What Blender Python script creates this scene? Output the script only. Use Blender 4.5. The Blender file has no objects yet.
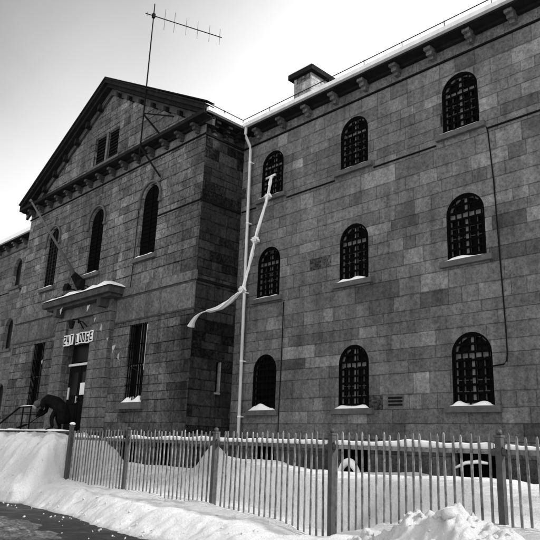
import bpy, bmesh, math, random
from mathutils import Vector, Matrix, noise
random.seed(7)
S = bpy.context.scene
COL = S.collection
PI = math.pi

# ------------------------------------------------------------------ helpers
OFF = {}
def _off(o): return OFF.get(o.name, Vector((0, 0, 0)))

def tag(o, label=None, cat=None, group=None, kind=None):
    if label: o['label'] = label
    if cat: o['category'] = cat
    if group: o['group'] = group
    if kind: o['kind'] = kind
    return o

def thing(name, loc, label, cat, group=None):
    o = bpy.data.objects.new(name, None)
    COL.objects.link(o)
    o.location = loc
    o.empty_display_size = .2
    OFF[o.name] = Vector(loc)
    return tag(o, label, cat, group)

def obj(name, bm, mat, parent=None, smooth=False, origin=None, kind=None, bevel=0):
    """bm holds world coordinates; link it as ONE mesh object"""
    me = bpy.data.meshes.new(name)
    off = _off(parent) if parent else Vector(origin or (0, 0, 0))
    if bevel:
        es = [e for e in bm.edges if len(e.link_faces) == 2 and e.calc_face_angle(0) > .6]
        bmesh.ops.bevel(bm, geom=es, offset=bevel, segments=1, affect='EDGES', clamp_overlap=True)
    bmesh.ops.translate(bm, verts=bm.verts, vec=-off)
    bm.normal_update()
    bm.to_mesh(me); bm.free()
    me.materials.append(mat)
    if smooth:
        for p in me.polygons: p.use_smooth = True
    o = bpy.data.objects.new(name, me)
    COL.objects.link(o)
    OFF[o.name] = off
    if parent: o.parent = parent
    else: o.location = off
    if kind: o['kind'] = kind
    return o

def B(): return bmesh.new()

def box(bm, x0, x1, y0, y1, z0, z1):
    vs = [bm.verts.new(p) for p in ((x0,y0,z0),(x1,y0,z0),(x1,y1,z0),(x0,y1,z0),(x0,y0,z1),(x1,y0,z1),(x1,y1,z1),(x0,y1,z1))]
    for f in ((3,2,1,0),(4,5,6,7),(0,1,5,4),(1,2,6,5),(2,3,7,6),(3,0,4,7)):
        bm.faces.new([vs[i] for i in f])
    return vs

def prism(bm, ring_a, ring_b):
    a = [bm.verts.new(p) for p in ring_a]; b = [bm.verts.new(p) for p in ring_b]
    n = len(a)
    bm.faces.new(a[::-1]); bm.faces.new(b)
    for i in range(n):
        bm.faces.new((a[i], a[(i+1) % n], b[(i+1) % n], b[i]))
    bmesh.ops.recalc_face_normals(bm, faces=bm.faces)

def tube(bm, pts, rad, seg=8, cap=True, flat=1.0, side=None, fold=0.):
    """swept tube; rad number or list; flat squashes along the second axis"""
    pts = [Vector(p) for p in pts]; n = len(pts)
    if not isinstance(rad, (list, tuple)): rad = [rad]*n
    if not isinstance(flat, (list, tuple)): flat = [flat]*n
    rings = []
    up = Vector(side) if side else None
    for i, p in enumerate(pts):
        t = (pts[min(i+1, n-1)] - pts[max(i-1, 0)]).normalized()
        ref = up or (Vector((0, 0, 1)) if abs(t.z) < .9 else Vector((1, 0, 0)))
        a = t.cross(ref).normalized(); b = t.cross(a).normalized()
        fo = [1+fold*(.6*math.sin(10*PI*k/seg+i*.35)+.4*math.sin(6*PI*k/seg-i*.22)) for k in range(seg)]
        rings.append([bm.verts.new(p + a*math.cos(2*PI*k/seg)*rad[i]*fo[k] + b*math.sin(2*PI*k/seg)*rad[i]*flat[i]*fo[k]) for k in range(seg)])
    for i in range(n-1):
        for k in range(seg):
            bm.faces.new((rings[i][k], rings[i][(k+1) % seg], rings[i+1][(k+1) % seg], rings[i+1][k]))
    if cap:
        bm.faces.new(rings[0][::-1]); bm.faces.new(rings[-1])
    bmesh.ops.recalc_face_normals(bm, faces=bm.faces)

def smooth_path(pts, n=6):
    P = [Vector(p) for p in pts]; out = []
    for i in range(len(P)-1):
        a, b, c, d = P[max(i-1, 0)], P[i], P[i+1], P[min(i+2, len(P)-1)]
        for k in range(n):
            s = k/n; out.append(.5*((2*b)+(c-a)*s+(2*a-5*b+4*c-d)*s*s+(3*b-a-3*c+d)*s**3))
    out.append(P[-1]); return out
def blob(bm, c, r, sub=2, sq=(1, 1, 1), amp=.15, fr=2.0):
    ret = bmesh.ops.create_icosphere(bm, subdivisions=sub, radius=1)
    for v in ret['verts']:
        d = 1 + amp*noise.noise(v.co*fr + Vector(c)*3.1)
        v.co = Vector((v.co.x*sq[0], v.co.y*sq[1], v.co.z*sq[2]))*r*d + Vector(c)

def arch(cx, hw, z0, spring, n=14):
    """outline of a round-headed opening, in (x, z)"""
    pts = [(cx-hw, z0), (cx+hw, z0)]
    for i in range(n+1):
        a = PI*i/n
        pts.append((cx+hw*math.cos(a), spring+hw*math.sin(a)))
    return pts
def rect(x0, x1, z0, z1): return [(x0, z0), (x1, z0), (x1, z1), (x0, z1)]

def slab_with_holes(outer, holes, y0, y1, axis='y'):
    """a wall in the xz plane (axis y) or the yz plane (axis x), with real openings"""
    cu = bpy.data.curves.new('tmp', 'CURVE'); cu.dimensions = '2D'; cu.fill_mode = 'BOTH'
    for ring in [outer]+holes:
        sp = cu.splines.new('POLY'); sp.points.add(len(ring)-1)
        for p, q in zip(sp.points, ring): p.co = (q[0], q[1], 0, 1)
        sp.use_cyclic_u = True
    cu.extrude = abs(y1-y0)/2
    t = bpy.data.objects.new('tmp', cu); COL.objects.link(t)
    dg = bpy.context.evaluated_depsgraph_get()
    me = bpy.data.meshes.new_from_object(t.evaluated_get(dg))
    bpy.data.objects.remove(t); bpy.data.curves.remove(cu)
    bm = B(); bm.from_mesh(me); bpy.data.meshes.remove(me)
    bmesh.ops.remove_doubles(bm, verts=bm.verts, dist=1e-4)
    m = (y0+y1)/2
    for v in bm.verts:
        a, b, c = v.co
        v.co = Vector((a, m+c, b)) if axis == 'y' else Vector((m+c, a, b))
    bmesh.ops.recalc_face_normals(bm, faces=bm.faces)
    return bm

# ------------------------------------------------------------------ materials
class NT:
    def __init__(s, name):
        s.m = bpy.data.materials.new(name); s.m.use_nodes = True
        s.t = s.m.node_tree; s.b = s.t.nodes['Principled BSDF']
    def n(s, typ, **kw):
        nd = s.t.nodes.new(typ)
        for k, v in kw.items(): setattr(nd, k, v)
        return nd
    def put(s, sock, v):
        if isinstance(v, bpy.types.NodeSocket): s.t.links.new(v, sock)
        elif v is not None: sock.default_value = v
    def math(s, op, a, b=None, c=None, clamp=False):
        nd = s.n('ShaderNodeMath', operation=op, use_clamp=clamp)
        s.put(nd.inputs[0], a); s.put(nd.inputs[1], b)
        if c is not None: s.put(nd.inputs[2], c)
        return nd.outputs[0]
    def pos(s):
        g = s.n('ShaderNodeNewGeometry'); sp = s.n('ShaderNodeSeparateXYZ'); s.put(sp.inputs[0], g.outputs['Position'])
        sn = s.n('ShaderNodeSeparateXYZ'); s.put(sn.inputs[0], g.outputs['True Normal'])
        return g.outputs['Position'], sp.outputs, sn.outputs
    def xyz(s, a, b, c):
        nd = s.n('ShaderNodeCombineXYZ')
        for i, v in enumerate((a, b, c)): s.put(nd.inputs[i], v)
        return nd.outputs[0]
    def noise(s, vec, scale, detail=4, rough=.55):
        nd = s.n('ShaderNodeTexNoise'); s.put(nd.inputs['Vector'], vec)
        nd.inputs['Scale'].default_value = scale; nd.inputs['Detail'].default_value = detail; nd.inputs['Roughness'].default_value = rough
        return nd.outputs['Fac']
    def white(s, vec):
        nd = s.n('ShaderNodeTexWhiteNoise', noise_dimensions='3D'); s.put(nd.inputs['Vector'], vec); return nd.outputs['Value']
    def ramp(s, fac, stops, interp='LINEAR'):
        nd = s.n('ShaderNodeValToRGB'); s.put(nd.inputs[0], fac); cr = nd.color_ramp; cr.interpolation = interp
        while len(cr.elements) < len(stops): cr.elements.new(.5)
        for e, (p, v) in zip(cr.elements, stops): e.position = p; e.color = (v, v, v, 1)
        return nd.outputs[0]
    def rng(s, v, a, b, c, d):
        nd = s.n('ShaderNodeMapRange'); s.put(nd.inputs[0], v)
        for i, q in enumerate((a, b, c, d)): nd.inputs[i+1].default_value = q
        return nd.outputs[0]
    def done(s, val, rough=.8, bump=None, strength=.5, dist=.02, metal=0, spec=.3):
        s.put(s.b.inputs['Base Color'], (val, val, val, 1) if isinstance(val, float) else val)
        s.put(s.b.inputs['Roughness'], rough); s.b.inputs['Metallic'].default_value = metal
        s.b.inputs['Specular IOR Level'].default_value = spec
        if bump is not None:
            bp = s.n('ShaderNodeBump'); bp.inputs['Strength'].default_value = strength; bp.inputs['Distance'].default_value = dist
            s.put(bp.inputs['Height'], bump); s.put(s.b.inputs['Normal'], bp.outputs[0])
        return s.m

def stone(name, base, h=.42, w=1.15, joint=.010, jdark=.54, contrast=1.0, rough_amt=.35, stain=.5, seed=0., zdark=None, block_bump=.12, rock=.985, grain_c=1., bed=0., corner=False, bd=.03):
    k = NT(name); P, p, nn = k.pos()
    isx = k.math('GREATER_THAN', k.math('ABSOLUTE', nn[0]), .6)
    u = k.math('ADD', k.math('MULTIPLY', p[0], k.math('SUBTRACT', 1., isx)), k.math('MULTIPLY', p[1], isx))
    wob = k.math('MULTIPLY', k.math('SUBTRACT', k.noise(P, 2.2, 2), .5), .02)
    z0_ = k.math('ADD', p[2], 50+seed)
    z = k.math('ADD', k.math('ADD', z0_, wob), k.math('ADD', k.math('MULTIPLY', k.math('SINE', k.math('MULTIPLY', z0_, 1.9)), .09), k.math('MULTIPLY', k.math('SINE', k.math('MULTIPLY', z0_, 4.7)), .05)))
    zr = k.math('DIVIDE', z, h); row = k.math('FLOOR', zr); fz = k.math('FRACT', zr)
    r1 = k.white(k.xyz(row, 3.3+seed, isx))
    us = k.math('ADD', k.math('MULTIPLY', u, k.math('MULTIPLY_ADD', r1, .75, .65)), k.math('MULTIPLY', r1, 37.))
    ur = k.math('DIVIDE', us, w); cell = k.math('FLOOR', ur); fu = k.math('FRACT', ur)
    rnd = k.white(k.xyz(row, cell, 7.7+seed)); rnd2 = k.white(k.xyz(row, cell, 1.7+seed))
    # some blocks are split into two
    split = k.math('GREATER_THAN', rnd2, .72)
    half = k.math('GREATER_THAN', fu, .45)
    rnd = k.math('FRACT', k.math('ADD', rnd, k.math('MULTIPLY', k.math('MULTIPLY', split, half), .37)))
    dsp = k.math('ADD', k.math('ABSOLUTE', k.math('SUBTRACT', fu, .45)), k.math('SUBTRACT', 1., split))
    du = k.math('MULTIPLY', k.math('MINIMUM', k.math('MINIMUM', fu, k.math('SUBTRACT', 1., fu)), dsp), w*.95)
    dz = k.math('MULTIPLY', k.math('MINIMUM', fz, k.math('SUBTRACT', 1., fz)), h)
    d = k.math('MINIMUM', du, dz)
    d = k.math('ADD', d, k.math('MULTIPLY', k.math('SUBTRACT', k.noise(P, 8, 4, .7), .5), .026))
    body = k.rng(d, joint*.35, joint*1.6, 0, 1)
    bedm = k.rng(k.math('ADD', dz, k.math('MULTIPLY', k.math('SUBTRACT', k.noise(P, 6, 4, .7), .5), .05)), .004, .03, 0, 1)
    jm = k.ramp(k.noise(P, 1.6, 4, .7), [(.38, .25), (.62, 1.)])       # joints come and go
    tint = k.ramp(rnd, [(0, 1-.45*contrast), (.07, 1-.25*contrast), (.25, 1-.09*contrast), (.72, 1+.05*contrast), (.88, 1+.22*contrast), (1, 1+.6*contrast)])
    big = k.ramp(k.noise(P, .35, 4), [(.3, 1-.45*stain), (.62, 1.12)])
    streak = k.ramp(k.noise(k.xyz(k.math('MULTIPLY', u, 2.2), 0., k.math('MULTIPLY', p[2], .22)), 1.0, 5, .6), [(.3, 1-.5*stain), (.55, 1.06)])
    grain = k.math('MULTIPLY', k.ramp(k.noise(P, 8, 6, .78), [(.28, 1-.62*grain_c), (.5, 1.), (.72, 1+.6*grain_c)]), k.ramp(k.noise(P, 1.9, 5, .75), [(.3, 1-.36*grain_c), (.5, 1.), (.72, 1+.3*grain_c)]))
    pit = k.ramp(k.noise(P, 20, 4, .8), [(.35, .4), (.46, 1.)])
    rk = k.math('GREATER_THAN', rnd2, rock)
    pit = k.math('MULTIPLY', pit, k.math('SUBTRACT', 1., k.math('MULTIPLY', rk, k.ramp(k.noise(P, 9, 5, .8), [(.4, .85), (.6, .0)]))))
    v = k.math('MULTIPLY', k.math('MULTIPLY', tint, big), k.math('MULTIPLY', streak, k.math('MULTIPLY', grain, pit)))
    jd = k.math('SUBTRACT', 1., k.math('MULTIPLY', jm, k.math('MULTIPLY', k.math('SUBTRACT', 1., body), 1-jdark)))
    v = k.math('MULTIPLY', v, jd)
    if bed: v = k.math('MULTIPLY', v, k.math('SUBTRACT', 1., k.math('MULTIPLY', k.math('SUBTRACT', 1., bedm), k.math('MULTIPLY', k.ramp(k.noise(P, 1.1, 4, .7), [(.42, 0.), (.58, 1.)]), bed))))
    blot = k.ramp(k.noise(k.xyz(k.math('MULTIPLY', u, .9), p[1], k.math('MULTIPLY', p[2], 1.3)), 1.3, 7, .8), [(.60, 1.), (.72, 1-.6*stain)])
    v = k.math('MULTIPLY', v, blot)
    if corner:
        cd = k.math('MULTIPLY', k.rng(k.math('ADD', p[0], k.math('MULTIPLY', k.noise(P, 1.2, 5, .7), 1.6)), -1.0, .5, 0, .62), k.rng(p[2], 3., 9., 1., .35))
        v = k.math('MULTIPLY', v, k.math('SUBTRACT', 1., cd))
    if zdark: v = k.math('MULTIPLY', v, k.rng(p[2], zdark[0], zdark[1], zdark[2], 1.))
    v = k.math('MULTIPLY', v, base)
    ht = k.math('ADD', k.math('MULTIPLY', body, .6), k.math('MULTIPLY', rnd2, block_bump))
    ht = k.math('ADD', ht, k.math('MULTIPLY', k.noise(P, 14, 6, .7), k.math('MULTIPLY_ADD', rk, 3., rough_amt*2.4)))
    ht = k.math('ADD', ht, k.math('MULTIPLY', k.noise(P, 3, 3, .6), rough_amt))
    return k.done(v, .95, ht, .9, bd, spec=.08)

def plain(name, base, rough=.7, var=.25, scale=6., bump=.0, metal=0, spec=.3, grime=0):
    k = NT(name); P, p, nn = k.pos()
    v = k.ramp(k.noise(P, scale, 5, .65), [(.25, base*(1-var)), (.75, base*(1+var))])
    if grime:
        g = k.ramp(k.noise(k.xyz(k.math('MULTIPLY', k.math('ADD', p[0], p[1]), 3.), 0., k.math('MULTIPLY', p[2], .5)), 1., 5, .7), [(.35, 1-grime), (.6, 1.)])
        v = k.math('MULTIPLY', v, g)
    if base < .03: spec = .03; rough = 1.
    return k.done(v, rough, k.noise(P, scale*4, 5, .7) if bump else None, bump or .1, .02, metal, spec)

def snow_mat(name, base=.84, dirt=.5, lump=1.0, road=False, shade=0):
    k = NT(name); P, p, nn = k.pos()
    soft = k.ramp(k.noise(P, 1.1, 5, .6), [(.3, .95), (.65, 1.)])
    v = k.math('MULTIPLY', soft, base)
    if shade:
        v = k.math('MULTIPLY', v, k.rng(nn[2], .93, .985, shade, 1.))  # shade of sloping faces put into the snow colour; flat crest stays white
    fl = k.ramp(k.noise(P, 11, 7, .8), [(.30, 1-dirt), (.41, 1.)])
    zone = k.ramp(k.noise(P, .9, 3), [(.46, .12), (.66, 1.)])
    v = k.math('MULTIPLY', v, k.ramp(k.noise(P, 45, 3, .8), [(.3, .84), (.5, 1.)]))
    v = k.math('MULTIPLY', v, k.math('SUBTRACT', 1., k.math('MULTIPLY', zone, k.math('SUBTRACT', 1., fl))))
    if road:
        edge = k.rng(k.math('ADD', p[2], k.math('MULTIPLY', k.noise(P, 2.5, 5, .7), .14)), -1.87, -1.77, .35, 1.)
        v = k.math('MULTIPLY', v, edge)
    ht = k.math('ADD', k.math('MULTIPLY', k.noise(P, 6, 9, .78), 1.9*lump), k.math('MULTIPLY', k.noise(P, 26, 5, .7), .6*lump))
    return k.done(v, .75, ht, .8, .09, spec=.2)

M = dict(
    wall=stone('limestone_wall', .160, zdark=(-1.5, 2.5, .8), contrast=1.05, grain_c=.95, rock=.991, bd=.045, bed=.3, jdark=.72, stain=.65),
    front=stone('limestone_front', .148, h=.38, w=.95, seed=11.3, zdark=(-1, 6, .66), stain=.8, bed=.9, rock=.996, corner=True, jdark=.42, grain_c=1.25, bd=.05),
    side=stone('dark_limestone', .046, h=.38, w=.9, seed=23.1, stain=.95, contrast=1.2, joint=.02, rough_amt=.6, bed=.8, grain_c=1.25, rock=.8, bd=.06),  # return wall stone, darker than the front
    wing=stone('limestone_wing', .125, h=.42, seed=41., bed=.4),
    plinth=stone('plinth_stone', .06, h=.45, w=1.3, seed=5., stain=.8),
    smooth=stone('dressed_stone', .125, h=3.0, w=1.6, seed=3., contrast=.5, stain=.7, rough_amt=.2),
    frieze=stone('frieze_stone', .13, h=5.0, w=1.33, seed=2., contrast=.6, stain=.6),
    portal=stone('portal_stone', .125, h=9., w=7., seed=8.5, contrast=.35, stain=.7, rough_amt=.3),
    sill=plain('sill_stone', .085, .9, .35, 5., .5),
    cornice=plain('cornice_stone', .055, .9, .4, 4., .5, grime=.4),
    rake=plain('dark_rake_metal', .016, .9, .4, 4., .2),
    roof=plain('roof_metal', .06, .6, .3, 2., .2),
    gutter=plain('white_gutter_paint', .78, .5, .08, 3., .1, grime=.2),
    pipe=plain('white_pipe_paint', .66, .45, .08, 4., .1, grime=.25),
    iron=plain('dark_iron', .010, .6, .4, 20., .2),
    rail=plain('thin_dark_wire', .02, .6, .2, 10.),
    bar=plain('black_window_bar', .003, .7, .3, 20.),
    frame=plain('weathered_sash_paint', .19, .7, .45, 9., .2),
    louvre=plain('dark_louvre', .025, .9, .3, 8.),
    dark=plain('black_interior', .003, 1., .3, 3.),
    fence=plain('galvanised_fence', .085, .55, .4, 12., .25, metal=.25),
    fencepost=plain('dark_fence_post', .06, .6, .4, 9., .3, metal=.2),
    door=plain('dark_door_paint', .008, .5, .4, 6., .2),
    paper=plain('white_paper', .8, .8, .05, 5.),
    ink=plain('black_ink', .01, .8, .1, 5.),
    cloth=plain('white_bedsheet', .72, .85, .12, 7., .4),
    pennant=plain('pale_pennant_cloth', .38, .85, .12, 7.),
    cord=plain('dark_cord', .03, .9, .2, 9.),
    pole=plain('flagpole_paint', .09, .5, .2, 6.),
    alu=plain('dull_aluminium', .06, .45, .2, 8., metal=.3),
    coat=plain('black_coat', .008, .95, .6, 7., .8),
    hat=plain('grey_knit_hat', .085, .95, .35, 25., .5),
    skin=plain('skin', .25, .6, .1, 9.),
    chim=stone('chimney_stone', .30, h=.33, w=.7, seed=17., contrast=.6),
    snow=snow_mat('bank_snow', .97, .8, .9, road=True),
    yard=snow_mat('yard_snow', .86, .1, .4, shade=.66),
    puresnow=plain('clean_snow', .88, .8, .04, 5., .4),
    chunk=snow_mat('ploughed_snow', .95, .35, 1.3),
)
def fence_paint():
    k = NT('weathered_fence_paint'); P, p, nn = k.pos()
    oi = k.n('ShaderNodeObjectInfo')
    v = k.ramp(k.noise(P, 7, 6, .75), [(.3, .08), (.5, .17), (.7, .28)])
    v = k.math('MULTIPLY', v, k.rng(oi.outputs['Random'], 0, 1, .65, 1.35))
    rust = k.ramp(k.noise(P, 13, 5, .8), [(.56, 1.), (.66, .35)])
    return k.done(k.math('MULTIPLY', v, rust), .8, k.noise(P, 25, 4, .7), .5, .01, spec=.15)
M['fence'] = fence_paint()
def glass():
    k = NT('dark_window_glass'); P, p, nn = k.pos()
    v = k.ramp(k.noise(P, 1.5, 3), [(.3, .002), (.7, .008)])
    return k.done(v, .35, k.noise(P, 2.5, 2), .08, .02, spec=.05)
M['glass'] = glass()
def asphalt():
    k = NT('wet_asphalt'); P, p, nn = k.pos()
    n1 = k.noise(P, .9, 6, .7)
    fine = k.ramp(k.noise(P, 30, 4, .8), [(.3, .6), (.7, 1.4)])
    gr = k.ramp(k.noise(P, 5, 6, .8), [(.5, 1.), (.62, 2.2), (.7, 5.)])
    v = k.math('MULTIPLY', k.math('MULTIPLY', k.ramp(n1, [(.38, .005), (.58, .022), (.72, .07)]), fine), gr)
    r = k.ramp(n1, [(.35, .35), (.6, .85)])
    return k.done(v, r, k.noise(P, 18, 6, .8), .5, .03, spec=.3)
M['road'] = asphalt()
def slush():
    k = NT('dirty_slush'); P, p, nn = k.pos()
    f = k.ramp(k.noise(P, 11, 8, .8), [(.35, .02), (.5, .11), (.64, .28)])
    g = k.ramp(k.noise(P, 1.6, 4, .6), [(.35, .45), (.65, 1.2)])
    return k.done(k.math('MULTIPLY', f, g), .7, k.noise(P, 14, 7, .8), .9, .06)
M['slush'] = slush()

# ------------------------------------------------------------------ the prison
D = 2.017                      # how far the gabled pavilion stands forward
XL = -15.67                    # its left corner
ZF, ZS, EAVE = 11.42, 8.64, 12.05
BASE = -2.2
bld = thing('prison_building', (-2, 0, BASE), 'old three-storey dark limestone prison with gabled entrance pavilion and barred arched windows', 'building')
def pieces(name, boxes, mat, bevel=0, parent=None):
    for bx in boxes:
        b = B(); box(b, *bx); obj(name, b, mat, parent or bld, bevel=bevel)
W2 = .6
ROWS = [(.81, 2.79), (4.875, 6.85), (8.885, 10.81)]
COLS = [1.75, 5.77, 9.80, 13.82]
def arches(cols): return [arch(c, W2, z0, z1-W2) for c in cols for z0, z1 in ROWS]
XE = 22.
bw = [rect(c-.68, c+.68, -1.4, -.32) for c in COLS]
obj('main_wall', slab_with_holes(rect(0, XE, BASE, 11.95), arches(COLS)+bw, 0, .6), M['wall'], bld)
WC = -21.7
obj('wing_wall', slab_with_holes(rect(-38, XL, BASE, 11.95), arches([WC]), 0, .6), M['wing'], bld)

# pavilion front with its pediment wall
FX = [(-3.56, 'r'), (-7.99, 'c'), (-12.43, 'l')]
fh = [arch(x, .63, 7.0, 10.2-.63) for x, _ in FX]
fl = [rect(x-.64, x+.64, 1.06, 4.18) for x in (-3.56, -12.43)]
door_h = rect(-9.26, -7.0, -.15, 3.78)
PW = rect(-9.15, -6.87, 12.61, 14.23)
basew = [rect(-4.3, -2.9, -1.5, -.2), rect(-1.9, -.7, -1.5, -.35)]
XC = -7.835; ZP = 16.55
outer = [(XL, BASE), (0, BASE), (0, 12.0), (XC, ZP-.25), (XL, 12.0)]
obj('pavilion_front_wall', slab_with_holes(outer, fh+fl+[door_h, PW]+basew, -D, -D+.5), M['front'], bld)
slit = rect(-.80, -.58, 1.42, 2.55)
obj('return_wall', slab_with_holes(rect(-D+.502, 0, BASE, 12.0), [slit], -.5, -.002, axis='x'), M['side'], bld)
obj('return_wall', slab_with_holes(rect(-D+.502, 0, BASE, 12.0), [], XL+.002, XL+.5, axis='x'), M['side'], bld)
# dark facing at the outer corner of the return: cheek of the front wall
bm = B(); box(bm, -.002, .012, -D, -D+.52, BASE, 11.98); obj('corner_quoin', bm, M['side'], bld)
pieces('inner_wall', [(-14.9, -.6, -.6, -.5, BASE, 11.9), (.1, XE-.1, 1.2, 1.3, BASE, 11.9), (-37, XL-.1, 1.2, 1.3, BASE, 11.9)], M['dark'])
# back of the block, so that it stands as a solid building
pieces('rear_wall', [(-38, XE, 11.4, 12, BASE, 12.05)], M['wing'])
pieces('end_wall', [(XE+.004, XE+.5, 0, 12, BASE, 12.0), (-38.5, -38.004, 0, 12, BASE, 12.0)], M['wing'])

# plinth
bm = B()
segs = []
x = 0.13
for c in COLS:
    segs.append((x, c-.70)); x = c+.70
segs.append((x, XE))
for a, b in segs: pieces('plinth', [(a, b, -.06, .003, BASE, -.3)], M['plinth'], .012)
box(bm, .13, XE, -.085, .003, -.296, -.20)
obj('plinth', bm, M['plinth'], bld, bevel=.012)
pieces('plinth', [(XL-.06, -4.32, -D-.06, -D+.003, BASE, -.18), (-2.88, -1.92, -D-.06, -D+.003, BASE, -.18), (-.68, .06, -D-.06, -D+.003, BASE, -.18),
    (.004, .06, -D+.006, -.1, BASE, -.18), (XL-.08, .085, -D-.085, -D+.003, -.176, -.06), (.004, .085, -D+.006, -.1, -.176, -.06)], M['plinth'], .012)

# string courses; near-black ones have their shadow line put into the colour
def stringcourse(spans, z, th, pj, mat, name='string_course'):
    pieces(name, [(x0, x1, y-pj, y+.01, z-th, z) for (x0, x1, y) in spans], mat, .01)
stringcourse([(.06, XE, 0)], ZF, .05, .06, M['iron'])
stringcourse([(-38, XL-.06, 0)], ZF, .09, .07, M['cornice'])
stringcourse([(XL-.06, .06, -D)], ZF, .05, .06, M['iron'])
pieces('string_course', [(.0, .07, -D-.066, -.075, ZF-.092, ZF-.002), (.0, .06, -D-.05, -.064, ZS-.082, ZS-.002), (0, .06, -D-.06, -.05, 5.415, 5.515)], M['iron'])
# string under the top windows, broken by the sills
xs = .07; sp_ = []
for c in COLS:
    sp_.append((xs, c-.84)); xs = c+.84
sp_ += [(xs, XE), (-38, WC-.84), (WC+.84, XL-.07)]
pieces('string_course', [(a, b, -.055, .01, ZS-.035, ZS) for a, b in sp_], M['iron'], .008)
stringcourse([(-2.88, .05, -D)], ZS, .05, .05, M['iron'])
# belt course over the ground floor and the thin architrave below it
pieces('belt_course', [(a, b, -D-.08, -D+.01, 5.45, 5.80) for a, b in ((XL-.07, -11.2), (-4.9, .07))], M['smooth'], .012)
for a, b in ((XL-.05, -10.42), (-5.40, .05)):
    pieces('string_course', [(a, b, -D-.045, -D+.01, 4.34, 4.385), (a, b, -D-.03, -D+.01, 5.37, 5.446)], M['cornice'], .008)
pieces('belt_course', [(a, b, -D-.022, -D+.01, 4.404, 5.366) for a, b in ((XL-.02, -10.42), (-5.40, .02))], M['smooth'])

# frieze faces, slightly proud
pieces('frieze', [(.02, XE, -.022, .01, ZF+.002, 11.9), (-38, XL-.02, -.022, .01, ZF+.002, 11.9), (XL, 0, -D-.022, -D+.01, ZF+.002, 11.82)], M['frieze'])

# cornice: soffit slabs, corona, bed mould; near-black colour carries the eaves shadow
def run_x(x0, x1, y, mat):
    pieces('cornice', [(x0, x1, y-.56, y+.3, 11.90, 12.06)], mat, .02)
    pieces('bed_mould', [(x0, x1, y-.16, y-.026, 11.80, 11.897)], mat, .02)
run_x(.52, XE+.5, 0, M['rake']); run_x(-38.5, XL-.52, 0, M['rake']); run_x(XL-.50, .50, -D, M['rake'])
pieces('cornice', [(.003, .498, -D+.304, -.002, 11.90, 12.06), (XL-.498, XL-.003, -D+.304, -.002, 11.90, 12.06)], M['rake'], .02)
pieces('bed_mould', [(.003, .15, -D-.02, -.002, 11.80, 11.897)], M['rake'], .02)
# raking cornice of the pediment
slope = (16.72-12.06)/(XC+16.17)*-1
def rake(x_end, sgn):
    z0, z1 = 12.062, 16.72
    def ring(y0, y1, a, b):
        return [(x_end, y0, z0+a), (XC, y0, z1+a), (XC, y0, z1+b), (x_end, y0, z0+b)], [(x_end, y1, z0+a), (XC, y1, z1+a), (XC, y1, z1+b), (x_end, y1, z0+b)]
    b1 = B()
    prism(b1, *ring(-D-.56, -D-.1, -.02, .17)); prism(b1, *ring(-D-.40, -D-.1, -.20, -.024)); prism(b1, *ring(-D-.62, -D-.1, .174, .24))
    obj('raking_cornice', b1, M['rake'], bld)
    b2 = B(); prism(b2, *ring(-D-.12, -D+.01, -.52, -.204)); obj('raking_cornice', b2, M['cornice'], bld)
rake(.50, 1); rake(XL-.50, -1)

# brackets under the eaves
def bracket(c, y, z, ax=0, w=.24, mat=None):
    b = B(); x = c
    box(b, x-w/2, x+w/2, y-.44, y-.026, z+.10, z+.20)
    box(b, x-w/2+.02, x+w/2-.02, y-.32, y-.026, z-.03, z+.097)
    box(b, x-w/2+.045, x+w/2-.045, y-.20, y-.026, z-.14, z-.033)
    if ax:
        for v in b.verts:
            v.co = Vector((-(v.co.y-y)+.0, c + (v.co.x-c), v.co.z))
    obj('bracket', b, mat or M['cornice'], bld, bevel=.012)
k = 0
while 1.02+1.33*k < XE: bracket(1.02+1.33*k, -.003, 11.69, mat=M['smooth']); k += 1
for k in range(4): bracket(-20.8-1.33*k, -.003, 11.69, mat=M['smooth'])
for k in range(15): bracket(XL+.45+k*1.055, -D, 11.64, w=.2)
for y in (-1.75, -1.15, -.55): bracket(y, 0, 11.66, ax=1, w=.2, mat=M['rake'])
# mutules up the rakes
for s in (-1, 1):
    for i in range(1, 8):
        xx = XC+s*(8.33-i*1.06); zz = 12.05+i*1.06*.5605-.62
        b = B(); box(b, xx-.09, xx+.09, -D-.30, -D+.004, zz+.06, zz+.30)
        for v in b.verts: v.co.z += -s*(v.co.x-xx)*.56
        obj('bracket', b, M['rake'], bld, bevel=.015)

# gutters, wire rail, roofs
bm = B(); box(bm, .66, XE+.4, -.70, -.563, 11.96, 12.11); box(bm, .70, XE+.4, -.558, -.20, 12.065, 12.14)
obj('gutter', bm, M['gutter'], bld, bevel=.02)
bm = B(); box(bm, .503, .655, -D-.45, -.563, 12.0, 12.14); box(bm, .3, .5, -D-.4, -.57, 12.065, 12.18)
obj('gutter', bm, M['gutter'], bld, bevel=.02)
bm = B(); box(bm, -38, XL-.66, -.70, -.563, 11.96, 12.17); box(bm, -38, XL-.66, -.60, -.20, 12.1, 12.32)
obj('gutter', bm, M['puresnow'], bld, bevel=.03)
bm = B()
wz = 12.47
tube(bm, [(.35, -.45, wz), (XE, -.45, wz)], .017, 6)
tube(bm, [(.35, -D-.5, wz), (.35, -.45, wz)], .017, 6)
for i in range(15):
    xx = .35+i*1.55; tube(bm, [(xx, -.45, 12.1), (xx, -.45, wz+.03)], .015, 5)
for yy in (-D-.5, -D+.55): tube(bm, [(.35, yy, 12.1), (.35, yy, wz+.03)], .015, 5)
tube(bm, [(.35, -D-.5, 12.3), (.1, -D-.5, wz+.02)], .02, 5)
obj('roof_rail', bm, M['rail'], bld)
bm = B()
RI = 14.7
def quad(bm, pts): bm.faces.new([bm.verts.new(p) for p in pts])
prism(bm, [(-38.5, -.2, 12.065), (-38.5, 6, RI), (-38.5, 12.4, 12.065)], [(XE+.5, -.2, 12.065), (XE+.5, 6, RI), (XE+.5, 12.4, 12.065)])
obj('roof', bm, M['roof'], bld)
bm = B()
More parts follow.
